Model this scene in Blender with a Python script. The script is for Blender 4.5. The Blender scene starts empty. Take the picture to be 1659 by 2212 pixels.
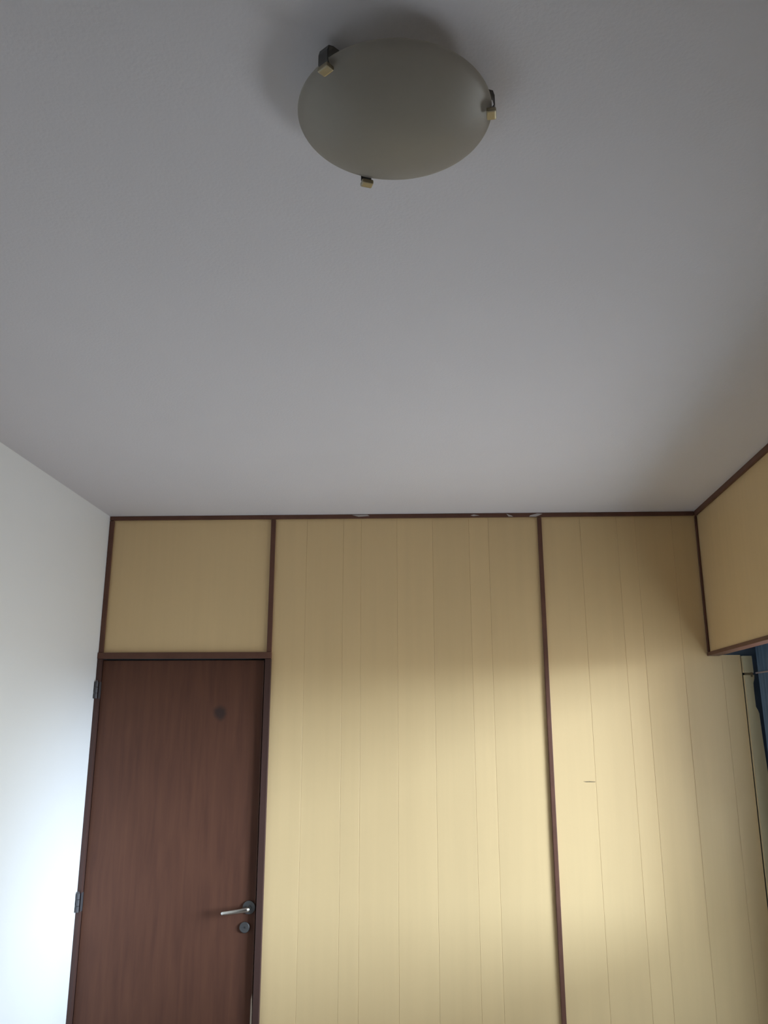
import bpy, bmesh, math, random
from mathutils import Vector, Matrix
random.seed(7)
R = math.radians
sc = bpy.context.scene
C = sc.collection

# ------------------------------------------------------------------ camera
H = 2.592                                   # ceiling height
FPX = 1752.18                               # focal length in pixels of the 1659 x 2212 frame
cam_d = bpy.data.cameras.new('camera'); cam = bpy.data.objects.new('camera', cam_d); C.objects.link(cam)
cam_d.sensor_fit = 'VERTICAL'; cam_d.sensor_height = 24.0; cam_d.sensor_width = 18.0
cam_d.lens = FPX / 2212 * 24.0
cam_d.clip_start = 0.05
cam.location = (1.3894, -3.6, 1.6748)
cam.rotation_euler = (R(90 + 14.47), R(0.02), R(1.974))
sc.camera = cam

# ------------------------------------------------------------------ sky, sun, exposure
sc.view_settings.view_transform = 'Standard'; sc.view_settings.look = 'None'
sc.view_settings.gamma = 1.0; sc.view_settings.use_curve_mapping = False
sc.view_settings.exposure = 0.20
SKY = 20.5
SUN = 5.4
w = bpy.data.worlds.new('sky'); sc.world = w; w.use_nodes = True
nt = w.node_tree; nt.nodes.clear()
out = nt.nodes.new('ShaderNodeOutputWorld'); bg = nt.nodes.new('ShaderNodeBackground')
tc = nt.nodes.new('ShaderNodeTexCoord'); sep = nt.nodes.new('ShaderNodeSeparateXYZ'); rmp = nt.nodes.new('ShaderNodeValToRGB')
mr = nt.nodes.new('ShaderNodeMapRange'); mr.inputs['From Min'].default_value = -1; mr.inputs['From Max'].default_value = 1
nt.links.new(tc.outputs['Generated'], sep.inputs[0]); nt.links.new(sep.outputs['Z'], mr.inputs['Value'])
nt.links.new(mr.outputs[0], rmp.inputs[0])
cr = rmp.color_ramp
cr.elements[0].position = 0.0;  cr.elements[0].color = (0.22, 0.22, 0.23, 1)      # ground, paving
cr.elements[1].position = 0.40; cr.elements[1].color = (0.34, 0.34, 0.35, 1)
e = cr.elements.new(0.49); e.color = (0.54, 0.54, 0.55, 1)                          # sunlit distance
e = cr.elements.new(0.51); e.color = (0.88, 0.94, 1.0, 1)                            # pale hazy sky
e = cr.elements.new(1.0);  e.color = (0.62, 0.78, 1.0, 1)
nt.links.new(rmp.outputs[0], bg.inputs['Color']); bg.inputs['Strength'].default_value = SKY
nt.links.new(bg.outputs[0], out.inputs['Surface'])

sun_d = bpy.data.lights.new('sun', 'SUN'); sun = bpy.data.objects.new('sun', sun_d); C.objects.link(sun)
sun_d.energy = SUN; sun_d.angle = R(17); sun_d.color = (0.66, 0.79, 1.0)
SUN_AZ, SUN_EL = 64.0, 9.0                  # light runs to the left and towards the far wall
dirv = Vector((-math.sin(R(SUN_AZ)) * math.cos(R(SUN_EL)), math.cos(R(SUN_AZ)) * math.cos(R(SUN_EL)), -math.sin(R(SUN_EL))))
sun.rotation_euler = dirv.to_track_quat('-Z', 'Y').to_euler()
sun.location = (8, -6, 4)

# window opening in the right-hand recess wall (also used for the light portal)
WX = 3.0; WY0, WY1 = -1.95, -0.28; WZ0, WZ1 = 0.93, 2.06
pd = bpy.data.lights.new('window_portal', 'AREA'); po = bpy.data.objects.new('window_portal', pd); C.objects.link(po)
pd.shape = 'RECTANGLE'; pd.size = WZ1 - WZ0; pd.size_y = WY1 - WY0; pd.cycles.is_portal = True
po.location = (WX + 0.155, (WY0 + WY1) / 2, (WZ0 + WZ1) / 2)
po.rotation_euler = (0, R(90), 0)           # faces -X, into the room

# ------------------------------------------------------------------ materials
def lin(c):
    return tuple(((v / 255) / 12.92 if v / 255 <= 0.04045 else ((v / 255 + 0.055) / 1.055) ** 2.4) for v in c)

def mat(name, col, rough=0.5, metal=0.0, var=0.0, scale=(8, 8, 8), bump=0.0, bscale=200, rnd=0.0, spec=0.5, detail=3.0):
    m = bpy.data.materials.new(name); m.use_nodes = True
    n = m.node_tree.nodes; l = m.node_tree.links
    b = n['Principled BSDF']
    b.inputs['Roughness'].default_value = rough; b.inputs['Metallic'].default_value = metal
    b.inputs['Specular IOR Level'].default_value = spec
    b.inputs['Base Color'].default_value = (*col, 1)
    co = n.new('ShaderNodeTexCoord')
    if var or rnd:
        mp = n.new('ShaderNodeMapping'); mp.inputs['Scale'].default_value = scale
        l.new(co.outputs['Object'], mp.inputs[0])
        nz = n.new('ShaderNodeTexNoise'); nz.inputs['Scale'].default_value = 1.0; nz.inputs['Detail'].default_value = detail
        l.new(mp.outputs[0], nz.inputs['Vector'])
        oi = n.new('ShaderNodeObjectInfo')
        ma = n.new('ShaderNodeMath'); ma.operation = 'MULTIPLY_ADD'      # (noise-.5)*2var + 1
        ma.inputs[1].default_value = 2 * var; ma.inputs[2].default_value = 1 - var
        l.new(nz.outputs['Fac'], ma.inputs[0])
        mb_ = n.new('ShaderNodeMath'); mb_.operation = 'MULTIPLY_ADD'
        mb_.inputs[1].default_value = 2 * rnd; mb_.inputs[2].default_value = 1 - rnd
        l.new(oi.outputs['Random'], mb_.inputs[0])
        mc = n.new('ShaderNodeMath'); mc.operation = 'MULTIPLY'
        l.new(ma.outputs[0], mc.inputs[0]); l.new(mb_.outputs[0], mc.inputs[1])
        mx = n.new('ShaderNodeVectorMath'); mx.operation = 'SCALE'; mx.inputs[0].default_value = col
        l.new(mc.outputs[0], mx.inputs['Scale'])
        l.new(mx.outputs[0], b.inputs['Base Color'])
    if bump:
        nb = n.new('ShaderNodeTexNoise'); nb.inputs['Scale'].default_value = bscale; nb.inputs['Detail'].default_value = 2
        l.new(co.outputs['Object'], nb.inputs['Vector'])
        bp = n.new('ShaderNodeBump'); bp.inputs['Strength'].default_value = bump; bp.inputs['Distance'].default_value = 0.002
        l.new(nb.outputs['Fac'], bp.inputs['Height']); l.new(bp.outputs[0], b.inputs['Normal'])
    return m

M_CEIL = mat('ceiling_paint', (0.745, 0.735, 0.785), 0.85, var=0.02, scale=(3, 3, 3), bump=0.25, bscale=160, spec=0.2)
M_WALL = mat('white_wall_paint', (0.80, 0.815, 0.83), 0.5, var=0.02, scale=(4, 2, 0.6), bump=0.15, bscale=120, spec=0.3)
M_CREAM = mat('cream_panel', (0.70, 0.512, 0.27), 0.45, var=0.05, scale=(28, 28, 1.2), rnd=0.025, bump=0.05, bscale=90)
M_POST = mat('cream_post_paint', (0.66, 0.56, 0.34), 0.5, var=0.06, scale=(30, 30, 6))
M_TRIM = mat('dark_red_wood', (0.125, 0.058, 0.040), 0.5, spec=0.25, var=0.3, scale=(14, 14, 14), bump=0.1, bscale=60)
M_TRIMD = mat('dark_jamb_wood', (0.066, 0.034, 0.028), 0.5, spec=0.25, var=0.25, scale=(40, 40, 3))
M_HINGE = mat('grey_steel', (0.075, 0.072, 0.078), 0.5, metal=0.3, var=0.2, scale=(60, 60, 60))
M_CHROME = mat('satin_nickel', (0.66, 0.64, 0.60), 0.25, metal=1.0, var=0.08, scale=(60, 60, 60))
M_BRASS = mat('aged_brass', (0.40, 0.36, 0.26), 0.4, metal=1.0, var=0.15, scale=(90, 90, 90))
M_DARKMET = mat('dull_steel', (0.12, 0.118, 0.118), 0.45, metal=0.7, var=0.15, scale=(80, 80, 80))
M_NAVY = mat('navy_panel', (0.15, 0.22, 0.30), 0.7, var=0.25, scale=(50, 50, 5))
M_RAIL = mat('pinkish_rail', (0.42, 0.34, 0.34), 0.5, var=0.1, scale=(30, 30, 30))
M_PALE = mat('pale_edge_tone', (0.62, 0.50, 0.40), 0.6, var=0.15, scale=(60, 60, 8))
M_CHIP = mat('pale_paint', (0.50, 0.46, 0.44), 0.7, var=0.1, scale=(80, 80, 80))
M_SCR = mat('scratch_brown', (0.22, 0.16, 0.085), 0.7, var=0.2, scale=(200, 10, 200))
M_OUT = mat('sky_screen_dark', (0.15, 0.13, 0.12), 0.9, var=0.1, scale=(2, 2, 2))  # dark so the added screen outside throws little light back
M_FRONT = mat('brown_wall_panel', (0.22, 0.16, 0.11), 0.6, var=0.03, scale=(3, 3, 3))
M_CORE = mat('wall_core', (0.11, 0.15, 0.20), 0.8, var=0.1, scale=(20, 20, 20))
M_FLOOR = mat('floor_wood', (0.24, 0.20, 0.17), 0.4, var=0.2, scale=(3, 30, 3))
M_WHITEM = mat('white_metal', (0.72, 0.72, 0.70), 0.4, var=0.05, scale=(20, 20, 20))
M_WFRAME = mat('window_frame_paint', (0.62, 0.62, 0.60), 0.5, var=0.05, scale=(20, 20, 20))
M_SHADE = None

def door_material():
    m = mat('brown_door_veneer', (0.120, 0.056, 0.036), 0.5, spec=0.2)
    n = m.node_tree.nodes; l = m.node_tree.links; b = n['Principled BSDF']
    co = n.new('ShaderNodeTexCoord')
    mp = n.new('ShaderNodeMapping'); mp.inputs['Scale'].default_value = (36, 36, 3.0); l.new(co.outputs['Object'], mp.inputs[0])
    nz = n.new('ShaderNodeTexNoise'); nz.inputs['Scale'].default_value = 1; nz.inputs['Detail'].default_value = 5; nz.inputs['Distortion'].default_value = 0.4
    l.new(mp.outputs[0], nz.inputs['Vector'])
    cr = n.new('ShaderNodeValToRGB'); cr.color_ramp.elements[0].position = 0.28; cr.color_ramp.elements[1].position = 0.75
    cr.color_ramp.elements[0].color = (0.088, 0.037, 0.024, 1); cr.color_ramp.elements[1].color = (0.124, 0.053, 0.032, 1)
    l.new(nz.outputs['Fac'], cr.inputs[0])
    # one dark knot in the veneer
    mk = n.new('ShaderNodeMapping'); mk.inputs['Location'].default_value = (-0.552 / 0.030, 0, -1.709 / 0.034); mk.inputs['Scale'].default_value = (1 / 0.030, 0, 1 / 0.034)
    l.new(co.outputs['Object'], mk.inputs[0])
    n2 = n.new('ShaderNodeTexNoise'); n2.inputs['Scale'].default_value = 1.1
    l.new(mk.outputs[0], n2.inputs['Vector'])
    ln = n.new('ShaderNodeVectorMath'); ln.operation = 'LENGTH'; l.new(mk.outputs[0], ln.inputs[0])
    ad = n.new('ShaderNodeMath'); ad.operation = 'MULTIPLY_ADD'; ad.inputs[1].default_value = 0.7; l.new(n2.outputs['Fac'], ad.inputs[0]); l.new(ln.outputs['Value'], ad.inputs[2])
    sm = n.new('ShaderNodeMapRange'); sm.interpolation_type = 'SMOOTHSTEP'
    sm.inputs['From Min'].default_value = 0.75; sm.inputs['From Max'].default_value = 1.6; sm.inputs['To Min'].default_value = 0.85; sm.inputs['To Max'].default_value = 0.0
    l.new(ad.outputs[0], sm.inputs['Value'])
    mx = n.new('ShaderNodeMixRGB'); l.new(sm.outputs[0], mx.inputs[0]); l.new(cr.outputs[0], mx.inputs[1]); mx.inputs[2].default_value = (0.035, 0.024, 0.022, 1)
    l.new(mx.outputs[0], b.inputs['Base Color'])
    return m
M_DOOR = door_material()

def glass_material():
    m = bpy.data.materials.new('window_glass'); m.use_nodes = True
    n = m.node_tree.nodes; l = m.node_tree.links; n.clear()
    o = n.new('ShaderNodeOutputMaterial'); t = n.new('ShaderNodeBsdfTransparent'); g = n.new('ShaderNodeBsdfGlossy'); mx = n.new('ShaderNodeMixShader')
    t.inputs[0].default_value = (0.94, 0.96, 0.95, 1); g.inputs['Roughness'].default_value = 0.02; mx.inputs[0].default_value = 0.06
    l.new(t.outputs[0], mx.inputs[1]); l.new(g.outputs[0], mx.inputs[2]); l.new(mx.outputs[0], o.inputs[0])
    return m
M_GLASS = glass_material()

def shade_material():
    m = bpy.data.materials.new('frosted_shade_glass'); m.use_nodes = True
    n = m.node_tree.nodes; l = m.node_tree.links; n.clear()
    o = n.new('ShaderNodeOutputMaterial'); d = n.new('ShaderNodeBsdfDiffuse'); t = n.new('ShaderNodeBsdfTranslucent'); g = n.new('ShaderNodeBsdfGlossy')
    m1 = n.new('ShaderNodeMixShader'); m2 = n.new('ShaderNodeMixShader')
    co = n.new('ShaderNodeTexCoord'); nz = n.new('ShaderNodeTexNoise'); nz.inputs['Scale'].default_value = 60; nz.inputs['Detail'].default_value = 4
    l.new(co.outputs['Object'], nz.inputs['Vector'])
    cr = n.new('ShaderNodeValToRGB'); cr.color_ramp.elements[0].color = (0.36, 0.34, 0.30, 1); cr.color_ramp.elements[1].color = (0.43, 0.41, 0.365, 1)
    l.new(nz.outputs['Fac'], cr.inputs[0]); l.new(cr.outputs[0], d.inputs[0]); t.inputs[0].default_value = (0.88, 0.86, 0.82, 1)
    g.inputs['Roughness'].default_value = 0.35; g.inputs[0].default_value = (0.8, 0.8, 0.78, 1)
    m1.inputs[0].default_value = 0.68; m2.inputs[0].default_value = 0.04
    l.new(d.outputs[0], m1.inputs[1]); l.new(t.outputs[0], m1.inputs[2]); l.new(m1.outputs[0], m2.inputs[1]); l.new(g.outputs[0], m2.inputs[2])
    l.new(m2.outputs[0], o.inputs[0])
    return m
M_SHADE = shade_material()

# ------------------------------------------------------------------ mesh helpers
def link(name, bm, m, parent=None, smooth=False):
    bmesh.ops.recalc_face_normals(bm, faces=bm.faces[:])
    me = bpy.data.meshes.new(name); bm.to_mesh(me); bm.free()
    me.materials.append(m)
    if smooth:
        for p in me.polygons: p.use_smooth = True
    o = bpy.data.objects.new(name, me); C.objects.link(o)
    if parent is not None: o.parent = parent
    return o

def add_box(bm, x0, x1, y0, y1, z0, z1, bev=0.0, mtx=None):
    t = bmesh.new()
    vs = [t.verts.new((x, y, z)) for x in (x0, x1) for y in (y0, y1) for z in (z0, z1)]
    for f in ((0, 1, 3, 2), (4, 6, 7, 5), (0, 4, 5, 1), (2, 3, 7, 6), (0, 2, 6, 4), (1, 5, 7, 3)):
        t.faces.new([vs[i] for i in f])
    bmesh.ops.recalc_face_normals(t, faces=t.faces[:])
    if bev: bmesh.ops.bevel(t, geom=t.edges[:], offset=bev, segments=2, affect='EDGES', profile=0.6)
    if mtx is not None: bmesh.ops.transform(t, matrix=mtx, verts=t.verts[:])
    me = bpy.data.meshes.new('t'); t.to_mesh(me); t.free(); bm.from_mesh(me); bpy.data.meshes.remove(me)

def add_prism(bm, poly, y0, y1, mtx=None):
    """outline in (x, z), extruded from y0 to y1"""
    a = [bm.verts.new((x, y0, z)) for x, z in poly]; b = [bm.verts.new((x, y1, z)) for x, z in poly]
    n = len(poly)
    bm.faces.new(a); bm.faces.new(list(reversed(b)))
    for i in range(n): bm.faces.new((a[i], b[i], b[(i + 1) % n], a[(i + 1) % n]))
    if mtx is not None: bmesh.ops.transform(bm, matrix=mtx, verts=a + b)

def add_lathe(bm, prof, seg=48, mtx=None, closed=False):
    """profile of (r, z) around the z axis"""
    rings = []
    for r, z in prof:
        if r < 1e-6: rings.append([bm.verts.new((0, 0, z))])
        else: rings.append([bm.verts.new((r * math.cos(2 * math.pi * k / seg), r * math.sin(2 * math.pi * k / seg), z)) for k in range(seg)])
    pairs = list(zip(rings, rings[1:])) + ([(rings[-1], rings[0])] if closed else [])
    for a, b in pairs:
        for k in range(seg):
            q = [a[k % len(a)], a[(k + 1) % len(a)], b[(k + 1) % len(b)], b[k % len(b)]]
            u = []
            for v in q:
                if v not in u: u.append(v)
            if len(u) >= 3: bm.faces.new(u)
    if mtx is not None: bmesh.ops.transform(bm, matrix=mtx, verts=[v for r in rings for v in r])

def box_obj(name, dims, m, parent=None, bev=0.0):
    bm = bmesh.new(); add_box(bm, *dims, bev=bev); return link(name, bm, m, parent)

def tag(o, label, cat, kind=None, group=None):
    o['label'] = label; o['category'] = cat
    if kind: o['kind'] = kind
    if group: o['group'] = group
    return o

def empty(name, loc):
    o = bpy.data.objects.new(name, None); o.location = loc; o.empty_display_size = 0.1; C.objects.link(o); return o

def under(o, parent):
    """parent a mesh built in world coordinates under an Empty that is not at the origin"""
    o.parent = parent; o.matrix_parent_inverse = Matrix.Translation(-Vector(parent.location)); return o

# ------------------------------------------------------------------ the room shell
YF = -5.2                                    # wall behind the camera
SK = 0.0624                                  # skew of the side header
RX = 2.676                                   # side header meets the far wall here
HZ = 1.960                                   # underside of the side header
def rx(y): return RX + SK * y

tag(box_obj('floor', (-0.15, 3.3, YF - 0.15, 0.3, -0.12, 0.0), M_FLOOR), 'brown wooden floor of the room', 'floor', 'structure')
tag(box_obj('ceiling', (-0.15, 3.3, YF - 0.15, 0.3, H, H + 0.15), M_CEIL), 'flat white painted ceiling with fine roller texture', 'ceiling', 'structure')
tag(box_obj('wall_left', (-0.15, 0.0, YF - 0.15, 0.3, 0.0, H), M_WALL), 'plain white painted wall on the left of the brown door', 'wall', 'structure')
tag(box_obj('wall_front', (0.0, 3.15, YF - 0.15, YF, 0.0, H), M_FRONT), 'plain brown panelled wall behind the viewer', 'wall', 'structure')

# far wall: core with a shallow niche for the door, clad with cream boards
DX0, DX1, DZ1 = 0.0, 0.742, 1.942            # door opening
bm = bmesh.new()
add_box(bm, 0.0, 3.15, 0.06, 0.2, 0.0, H)
add_box(bm, DX1, 3.15, 0.018, 0.06, 0.0, H)
add_box(bm, 0.0, DX1, 0.018, 0.06, DZ1, H)
wall_back = tag(link('wall_back', bm, M_CORE), 'far partition wall clad in cream yellow vertical boards with dark trim', 'wall', 'structure')

def board(x0, x1, z0, z1, name='board'):
    """front edges eased so that neighbours leave a fine V joint"""
    g, c = 0.00012, 0.0009
    bm = bmesh.new()
    poly = [(x0 + g, 0.0178), (x0 + g, c), (x0 + g + c, 0.0), (x1 - g - c, 0.0), (x1 - g, c), (x1 - g, 0.0178)]
    a = [bm.verts.new((x, y, z0)) for x, y in poly]; b = [bm.verts.new((x, y, z1)) for x, y in poly]
    n = len(poly)
    bm.faces.new(a); bm.faces.new(list(reversed(b)))
    for i in range(n): bm.faces.new((a[i], b[i], b[(i + 1) % n], a[(i + 1) % n]))
    return link(name, bm, M_CREAM, wall_back)

for xs in ([0.758, 0.914, 1.081, 1.162, 1.325, 1.486, 1.651, 1.739, 1.967], [1.967, 2.153, 2.317, 2.400, 2.563, 2.726]):
    for x0, x1 in zip(xs, xs[1:]): board(x0, x1, 0.0, H - 0.001)
board(2.726, 2.806, 0.0, 1.952)
board(0.010, 0.758, 1.955, H - 0.001, 'transom_panel')
# a short dark scratch beside a joint
bm = bmesh.new(); add_prism(bm, [(2.099, 1.4305), (2.112, 1.4272), (2.150, 1.4275), (2.1515, 1.4300), (2.128, 1.4318)], -0.0006, 0.0004)
link('scratch', bm, M_SCR, wall_back)['label'] = 'short dark horizontal scratch on a cream board'

# ------------------------------------------------------------------ dark wooden trims
def trim(n, dims, label, m=M_TRIM):
    return tag(box_obj('trim_%d' % n, dims, m, bev=0.0025), label, 'trim', 'structure')
t1 = trim(1, (0.0, RX - 0.012, -0.012, -0.0002, H - 0.019, H - 0.0002), 'long dark brown strip between ceiling and cream far wall')
trim(2, (0.0005, 0.021, -0.012, -0.0002, 1.970, H - 0.0215), 'short dark upright strip between white wall and panel above the door')
trim(3, (0.749, 0.770, -0.012, -0.0002, 1.970, H - 0.0215), 'dark upright strip between the panel above the door and the wide boards')
trim(4, (1.961, 1.980, -0.010, -0.0002, 0.0, H - 0.0215), 'tall dark upright strip dividing the cream boards right of the middle')
for pts in ([(1.822, H - 0.004), (1.846, H - 0.013), (1.852, H - 0.018), (1.832, H - 0.017)],
            [(1.925, H - 0.018), (1.93, H - 0.012), (1.962, H - 0.004), (1.985, H - 0.006), (1.968, H - 0.014), (1.955, H - 0.0185)],
            [(1.66, H - 0.010), (1.675, H - 0.006), (1.70, H - 0.011), (1.672, H - 0.014)],
            [(1.12, H - 0.004), (1.19, H - 0.003), (1.20, H - 0.009), (1.15, H - 0.012)]):
    bm = bmesh.new(); add_prism(bm, pts, -0.0125, -0.0115); link('paint_smear', bm, M_CHIP, t1)

# ------------------------------------------------------------------ side header above the opening on the right
def skew(bm):
    for v in bm.verts: v.co.x += SK * v.co.y
def skew_box(name, dims, m, parent=None, bev=0.0):
    bm = bmesh.new(); add_box(bm, *dims, bev=bev); skew(bm); return link(name, bm, m, parent)

wall_right = tag(skew_box('wall_right', (RX + 0.014, RX + 0.034, YF, -0.002, HZ + 0.004, H), M_CORE),
                 'cream panelled header across the top of the right side', 'wall', 'structure')
for y0, y1 in ((-1.22, -0.003), (-2.44, -1.2202), (-3.66, -2.4402), (YF, -3.6602)):
    skew_box('header_panel', (RX, RX + 0.0139, y0, y1, HZ + 0.006, H - 0.0005), M_CREAM, wall_right)
# below the header the side is closed again beyond the window recess
bm = bmesh.new(); add_box(bm, RX + 0.014, RX + 0.034, YF, WY0 - 0.12, 0.0, HZ - 0.013); skew(bm)
add_box(bm, RX + 0.034 + SK * (WY0 - 0.12), WX - 0.0005, WY0 - 0.14, WY0 - 0.12, 0.0, HZ - 0.013)
wall_side = tag(link('wall_side', bm, M_FRONT), 'plain brown side wall on the right beside the viewer', 'wall', 'structure')
tag(skew_box('trim_5', (RX - 0.012, RX - 0.0002, YF, -0.013, H - 0.022, H - 0.0002), M_TRIM, bev=0.0025), 'dark strip between ceiling and cream header on the right', 'trim', 'structure')
tag(skew_box('trim_6', (RX - 0.012, RX + 0.040, YF, -0.0005, HZ - 0.012, HZ + 0.0035), M_TRIM, bev=0.0025), 'dark strip along the lower edge of the cream header on the right', 'trim', 'structure')
tag(skew_box('trim_7', (RX - 0.010, RX - 0.0004, -0.014, -0.0006, HZ + 0.004, H - 0.0225), M_TRIM, bev=0.002), 'dark upright strip in the corner between far wall and header', 'trim', 'structure')

# recess wall with the window opening, and the closed wall beyond the window
bm = bmesh.new()
add_box(bm, WX, WX + 0.15, YF, WY0, 0.0, H)
add_box(bm, WX, WX + 0.15, WY1, 0.018, 0.0, H)
add_box(bm, WX, WX + 0.15, WY0, WY1, 0.0, WZ0)
add_box(bm, WX, WX + 0.15, WY0, WY1, WZ1, H)
tag(link('wall_recess', bm, M_WALL), 'outer wall on the right with the window opening', 'wall', 'structure')

# unseen screen added outside the window to cut skylight on the right-hand boards
tag(box_obj('sky_screen', (3.4, 9.0, -6.6, -6.2, -4.0, 5.5), M_OUT), 'dark screen added outside the window to block part of the sky', 'wall', 'structure')

win = tag(empty('window_1', (WX + 0.075, (WY0 + WY1) / 2, WZ0)), 'wide window under the header on the right', 'window', 'structure')
def wpart(name, dims, m, bev=0.003): return under(box_obj(name, dims, m, bev=bev), win)
fx0, fx1 = WX + 0.05, WX + 0.10
wpart('frame_rail', (fx0, fx1, WY0, WY1, WZ0, WZ0 + 0.05), M_WFRAME)
wpart('frame_rail', (fx0, fx1, WY0, WY1, WZ1 - 0.05, WZ1), M_WFRAME)
NP = 2
pw = (WY1 - WY0) / NP
for k in range(NP + 1):
    yc = WY0 + pw * k
    a, b = (yc, yc + 0.05) if k == 0 else ((yc - 0.05, yc) if k == NP else (yc - 0.035, yc + 0.035))
    wpart('mullion', (fx0, fx1, a, b, WZ0 + 0.05, WZ1 - 0.05), M_WFRAME)
for k in range(NP):
    y0 = WY0 + pw * k + (0.05 if k == 0 else 0.035); y1 = WY0 + pw * (k + 1) - (0.05 if k == NP - 1 else 0.035)
    wpart('pane', (WX + 0.072, WX + 0.076, y0, y1, WZ0 + 0.05, WZ1 - 0.05), M_GLASS, 0)
wpart('sill', (WX - 0.03, WX + 0.05, WY0, WY1, WZ0 - 0.02, WZ0 - 0.0002), M_WFRAME)

# ------------------------------------------------------------------ post, rail and blue panel at the far right
post = tag(empty('cream_post', (2.83, -0.007, 0.0)), 'narrow cream wooden post at the far right under the header', 'post')
bm = bmesh.new()
add_prism(bm, [(2.8105, 0.0), (2.871, 0.0), (2.8665, 1.20), (2.861, 1.470), (2.858, 1.536), (2.8545, 1.633), (2.853, 1.706), (2.848, 1.722), (2.842, 1.734),
               (2.8415, 1.80), (2.842, 1.832), (2.848, 1.850), (2.8495, 1.866), (2.8085, 1.866), (2.8085, 1.60)], -0.016, -0.0005)
under(link('post_body', bm, M_POST), post)
bm = bmesh.new(); add_prism(bm, [(2.8075, 1.876), (2.8485, 1.876), (2.8475, 1.947), (2.807, 1.947)], -0.016, -0.0005)
under(link('post_top_block', bm, M_POST), post)
bm = bmesh.new(); add_box(bm, 2.815, 2.846, -0.014, -0.0005, 1.8662, 1.8758); add_box(bm, 2.834, 2.842, -0.0185, -0.0162, 1.858, 1.877, bev=0.001)
under(link('rail_bracket', bm, M_SCR), post)
bm = bmesh.new()
add_lathe(bm, [(0.0, 0.0), (0.0036, 0.0), (0.0036, 0.28), (0.0, 0.28)], 16, Matrix.Translation((2.8585, -0.0165, 1.8745)) @ Matrix.Rotation(R(90), 4, 'X'))
tag(link('rail', bm, M_RAIL), 'thin pinkish rail crossing in front of the dark blue curtain', 'rail')
# dark blue cloth gathered at the end of the window, hanging from behind the header
bm = bmesh.new(); NF = 90; CY0, CY1 = -0.001, -0.30
cols = []
for i in range(NF + 1):
    t = i / NF; y = CY0 + (CY1 - CY0) * t
    x = 2.876 + 0.0095 * math.sin(t * 2 * math.pi * 11 + 0.6) + 0.002 * math.sin(t * 41)
    col = []
    for z in (0.02, 0.7, 1.4, 1.9, 2.30):
        xx = max(x + 0.002 * math.sin(z * 5 + t * 17), 2.8635)
        col.append((bm.verts.new((xx, y, z)), bm.verts.new((xx + 0.0025, y, z))))
    cols.append(col)
for a, b in zip(cols, cols[1:]):
    for p, q, r_, s_ in zip(a, a[1:], b, b[1:]):
        bm.faces.new((p[0], q[0], s_[0], r_[0])); bm.faces.new((p[1], r_[1], s_[1], q[1]))
    bm.faces.new((a[0][0], b[0][0], b[0][1], a[0][1])); bm.faces.new((a[-1][0], a[-1][1], b[-1][1], b[-1][0]))
for c in (cols[0], cols[-1]):
    for p, q in zip(c, c[1:]): bm.faces.new((p[0], p[1], q[1], q[0]))
tag(link('curtain', bm, M_NAVY, smooth=True), 'dark blue curtain gathered at the right edge behind the cream post', 'curtain')

# ------------------------------------------------------------------ the brown door
door = tag(empty('door_1', (0.37, 0.03, 0.0)), 'flush dark brown wooden door in the left corner', 'door', 'structure')
def dpart(o, parent=None): return under(o, door)
LX0, LX1, LZ1 = 0.0195, 0.738, 1.936
leaf = dpart(box_obj('leaf', (LX0, LX1, 0.004, 0.04, 0.006, LZ1), M_DOOR, bev=0.0015))
dpart(box_obj('jamb', (0.0005, 0.018, -0.018, 0.0595, 0.0, 1.9415), M_TRIMD, bev=0.002))
dpart(box_obj('jamb', (0.7445, 0.7715, -0.020, -0.0003, 0.0, 1.9415), M_TRIMD, bev=0.002))
dpart(box_obj('door_head', (0.0005, 0.7715, -0.022, -0.0003, 1.942, 1.9695), M_TRIM, bev=0.002))
def lpart(o): o.parent = leaf; return o
# lighter strip along the closing edge of the leaf, pale at the foot
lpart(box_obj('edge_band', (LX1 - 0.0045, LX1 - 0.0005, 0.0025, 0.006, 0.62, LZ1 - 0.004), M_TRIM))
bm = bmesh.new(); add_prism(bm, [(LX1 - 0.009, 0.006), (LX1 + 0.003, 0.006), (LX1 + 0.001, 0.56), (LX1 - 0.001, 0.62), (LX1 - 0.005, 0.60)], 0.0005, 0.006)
lpart(link('pale_edge_strip', bm, M_PALE))['label'] = 'pale edge low on the door'
# hinges: two knuckles with a pin and a leaf plate
for zc in (1.807, 0.955):
    bm = bmesh.new()
    for z0, z1 in ((-0.036, -0.013), (-0.012, 0.012), (0.013, 0.036)):
        add_lathe(bm, [(0.0, z0), (0.0065, z0), (0.0072, z0 + 0.001), (0.0072, z1 - 0.001), (0.0065, z1), (0.0, z1)], 16, Matrix.Translation((0.010, -0.0275, zc)))
    add_lathe(bm, [(0.0, 0.036), (0.004, 0.036), (0.0045, 0.041), (0.0, 0.044)], 12, Matrix.Translation((0.010, -0.0275, zc)))
    add_box(bm, 0.0185, 0.0192, -0.02, 0.03, zc - 0.036, zc + 0.036)
    dpart(link('hinge', bm, M_HINGE))
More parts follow.
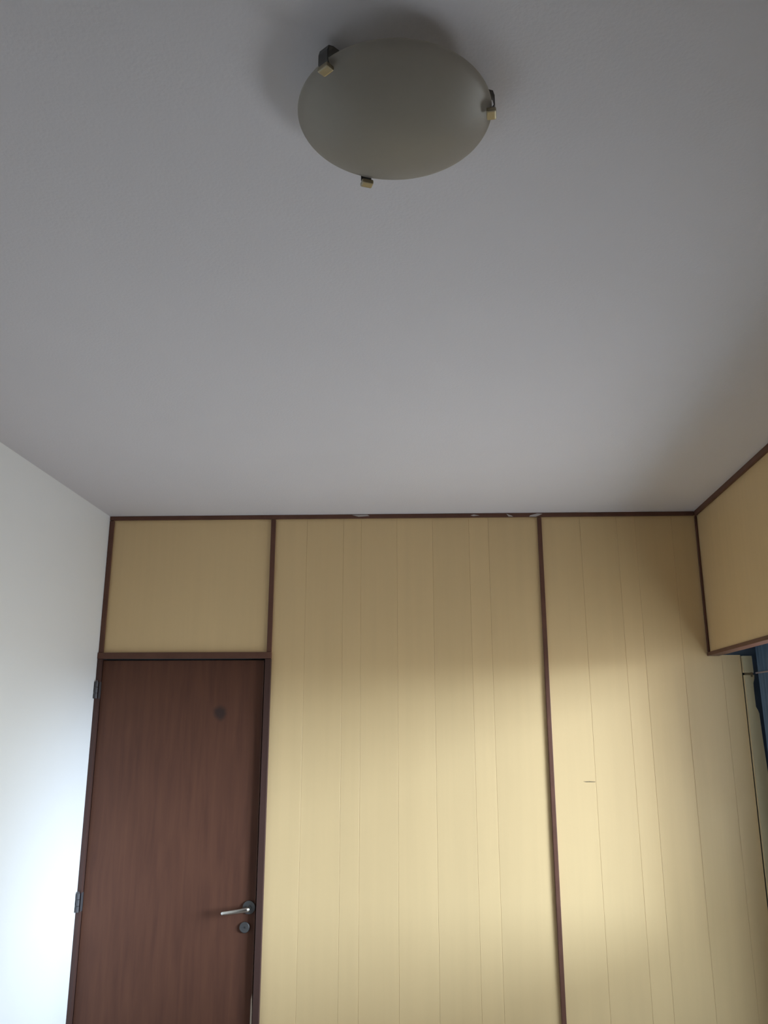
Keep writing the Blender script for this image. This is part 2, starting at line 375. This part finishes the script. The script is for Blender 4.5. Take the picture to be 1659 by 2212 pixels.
# lever handle
hx, hz = 0.7135, 0.937
rot = Matrix.Rotation(R(-90), 4, 'X')         # lathe axis z -> +y
bm = bmesh.new()
add_lathe(bm, [(0.0, 0.0), (0.024, 0.0), (0.0255, 0.003), (0.0255, 0.0065), (0.0, 0.0065)], 32, Matrix.Translation((hx - 0.002, 0.0038, hz)) @ Matrix.Rotation(R(90), 4, 'X'))
lpart(link('rose', bm, M_DARKMET))
bm = bmesh.new()
add_lathe(bm, [(0.0, 0.0), (0.009, 0.0), (0.009, 0.040), (0.0085, 0.044), (0.0, 0.045)], 24, Matrix.Translation((hx, -0.003, hz)) @ Matrix.Rotation(R(90), 4, 'X'))
tl = Matrix.Translation((hx, -0.046, hz)) @ Matrix.Rotation(R(-8), 4, 'Y')
seg = 14; rings = []
for i in range(seg + 1):                      # the grip: a flattened, slightly bowed bar
    t = i / seg; x = 0.006 - 0.114 * t
    yb = -0.004 * math.sin(math.pi * t) ; hh = 0.0095 - 0.0022 * t; th = 0.0060 - 0.0015 * t
    if i in (0, seg): hh *= 0.8; th *= 0.7
    ring = []
    for k in range(12):
        a = 2 * math.pi * k / 12
        ring.append(bm.verts.new(tl @ Vector((x, yb + th * math.cos(a), hh * math.sin(a)))))
    rings.append(ring)
for a, b in zip(rings, rings[1:]):
    for k in range(12): bm.faces.new((a[k], a[(k + 1) % 12], b[(k + 1) % 12], b[k]))
bm.faces.new(rings[0]); bm.faces.new(list(reversed(rings[-1])))
lpart(link('lever_handle', bm, M_CHROME, smooth=True))
bm = bmesh.new()
mm = Matrix.Translation((0.697, 0.0038, 0.862)) @ Matrix.Rotation(R(90), 4, 'X')
add_lathe(bm, [(0.0045, 0.0), (0.0195, 0.0), (0.021, 0.002), (0.021, 0.006), (0.0185, 0.0085), (0.012, 0.0075), (0.0045, 0.0070)], 32, mm, closed=True)
add_lathe(bm, [(0.0, 0.0), (0.0044, 0.0), (0.0044, 0.004), (0.0, 0.004)], 12, mm)
add_box(bm, 0.6945, 0.6995, -0.0022, 0.0036, 0.848, 0.860)
lpart(link('key_escutcheon', bm, M_DARKMET))

# ------------------------------------------------------------------ the ceiling light
LC = Vector((1.3702, -2.566, H)); RR = 0.1443; ZR = -0.038
lamp = tag(empty('ceiling_light', LC), 'round frosted glass ceiling light held by three small metal clips', 'ceiling light')
bm = bmesh.new()
add_lathe(bm, [(0.0, -0.0005), (0.068, -0.0005), (0.070, -0.004), (0.066, -0.014), (0.040, -0.018), (0.0, -0.018)], 48)
link('mounting_plate', bm, M_WHITEM, lamp, smooth=False)
SAG = 0.036                                   # shallow dished glass
n = 14; prof = []
rad = (RR * RR + SAG * SAG) / (2 * SAG)
def dish(r, off): return ZR - (math.sqrt((rad + off) ** 2 - r * r) - (rad - SAG))
for i in range(n + 1): prof.append((RR * i / n, dish(RR * i / n, 0.0)))
prof.append((RR + 0.0012, ZR + 0.0022))
for i in range(n, -1, -1): prof.append((RR * i / n, dish(RR * i / n, 0.0) + 0.0042))
bm = bmesh.new(); add_lathe(bm, prof, 96)
link('glass_shade', bm, M_SHADE, lamp, smooth=True)
for ang in (-130, -7.2, 110):
    m4 = Matrix.Rotation(R(ang), 4, 'Z')
    bm = bmesh.new()
    # bent strip in the (radial, z) plane: arm from the plate, drop outside the rim, lip under the glass
    path = [(0.060, -0.010), (0.110, -0.012), (RR - 0.006, -0.014), (RR + 0.0025, -0.018), (RR + 0.0045, -0.026), (RR + 0.0045, ZR - 0.004), (RR + 0.001, ZR - 0.0095), (RR - 0.007, ZR - 0.0095)]
    th = 0.0022; hw = 0.0088; rows = []
    for i, (r, z) in enumerate(path):
        a = Vector(path[max(i - 1, 0)]); b = Vector(path[min(i + 1, len(path) - 1)])
        d = (b - a).normalized(); nn = Vector((-d.y, d.x)) * th / 2
        rows.append([(r + nn.x, -hw, z + nn.y), (r + nn.x, hw, z + nn.y), (r - nn.x, hw, z - nn.y), (r - nn.x, -hw, z - nn.y)])
    vr = [[bm.verts.new(m4 @ Vector(c)) for c in row] for row in rows]
    for a, b in zip(vr, vr[1:]):
        for k in range(4): bm.faces.new((a[k], a[(k + 1) % 4], b[(k + 1) % 4], b[k]))
    bm.faces.new(vr[0]); bm.faces.new(list(reversed(vr[-1])))
    clip = link('clip', bm, M_DARKMET, lamp)
    # brass end cap wrapped round the lip
    bm = bmesh.new()
    add_box(bm, RR - 0.0075, RR + 0.0070, -0.0098, 0.0098, ZR - 0.0155, ZR - 0.0082, bev=0.0024, mtx=m4)
    link('cap', bm, M_BRASS, clip)
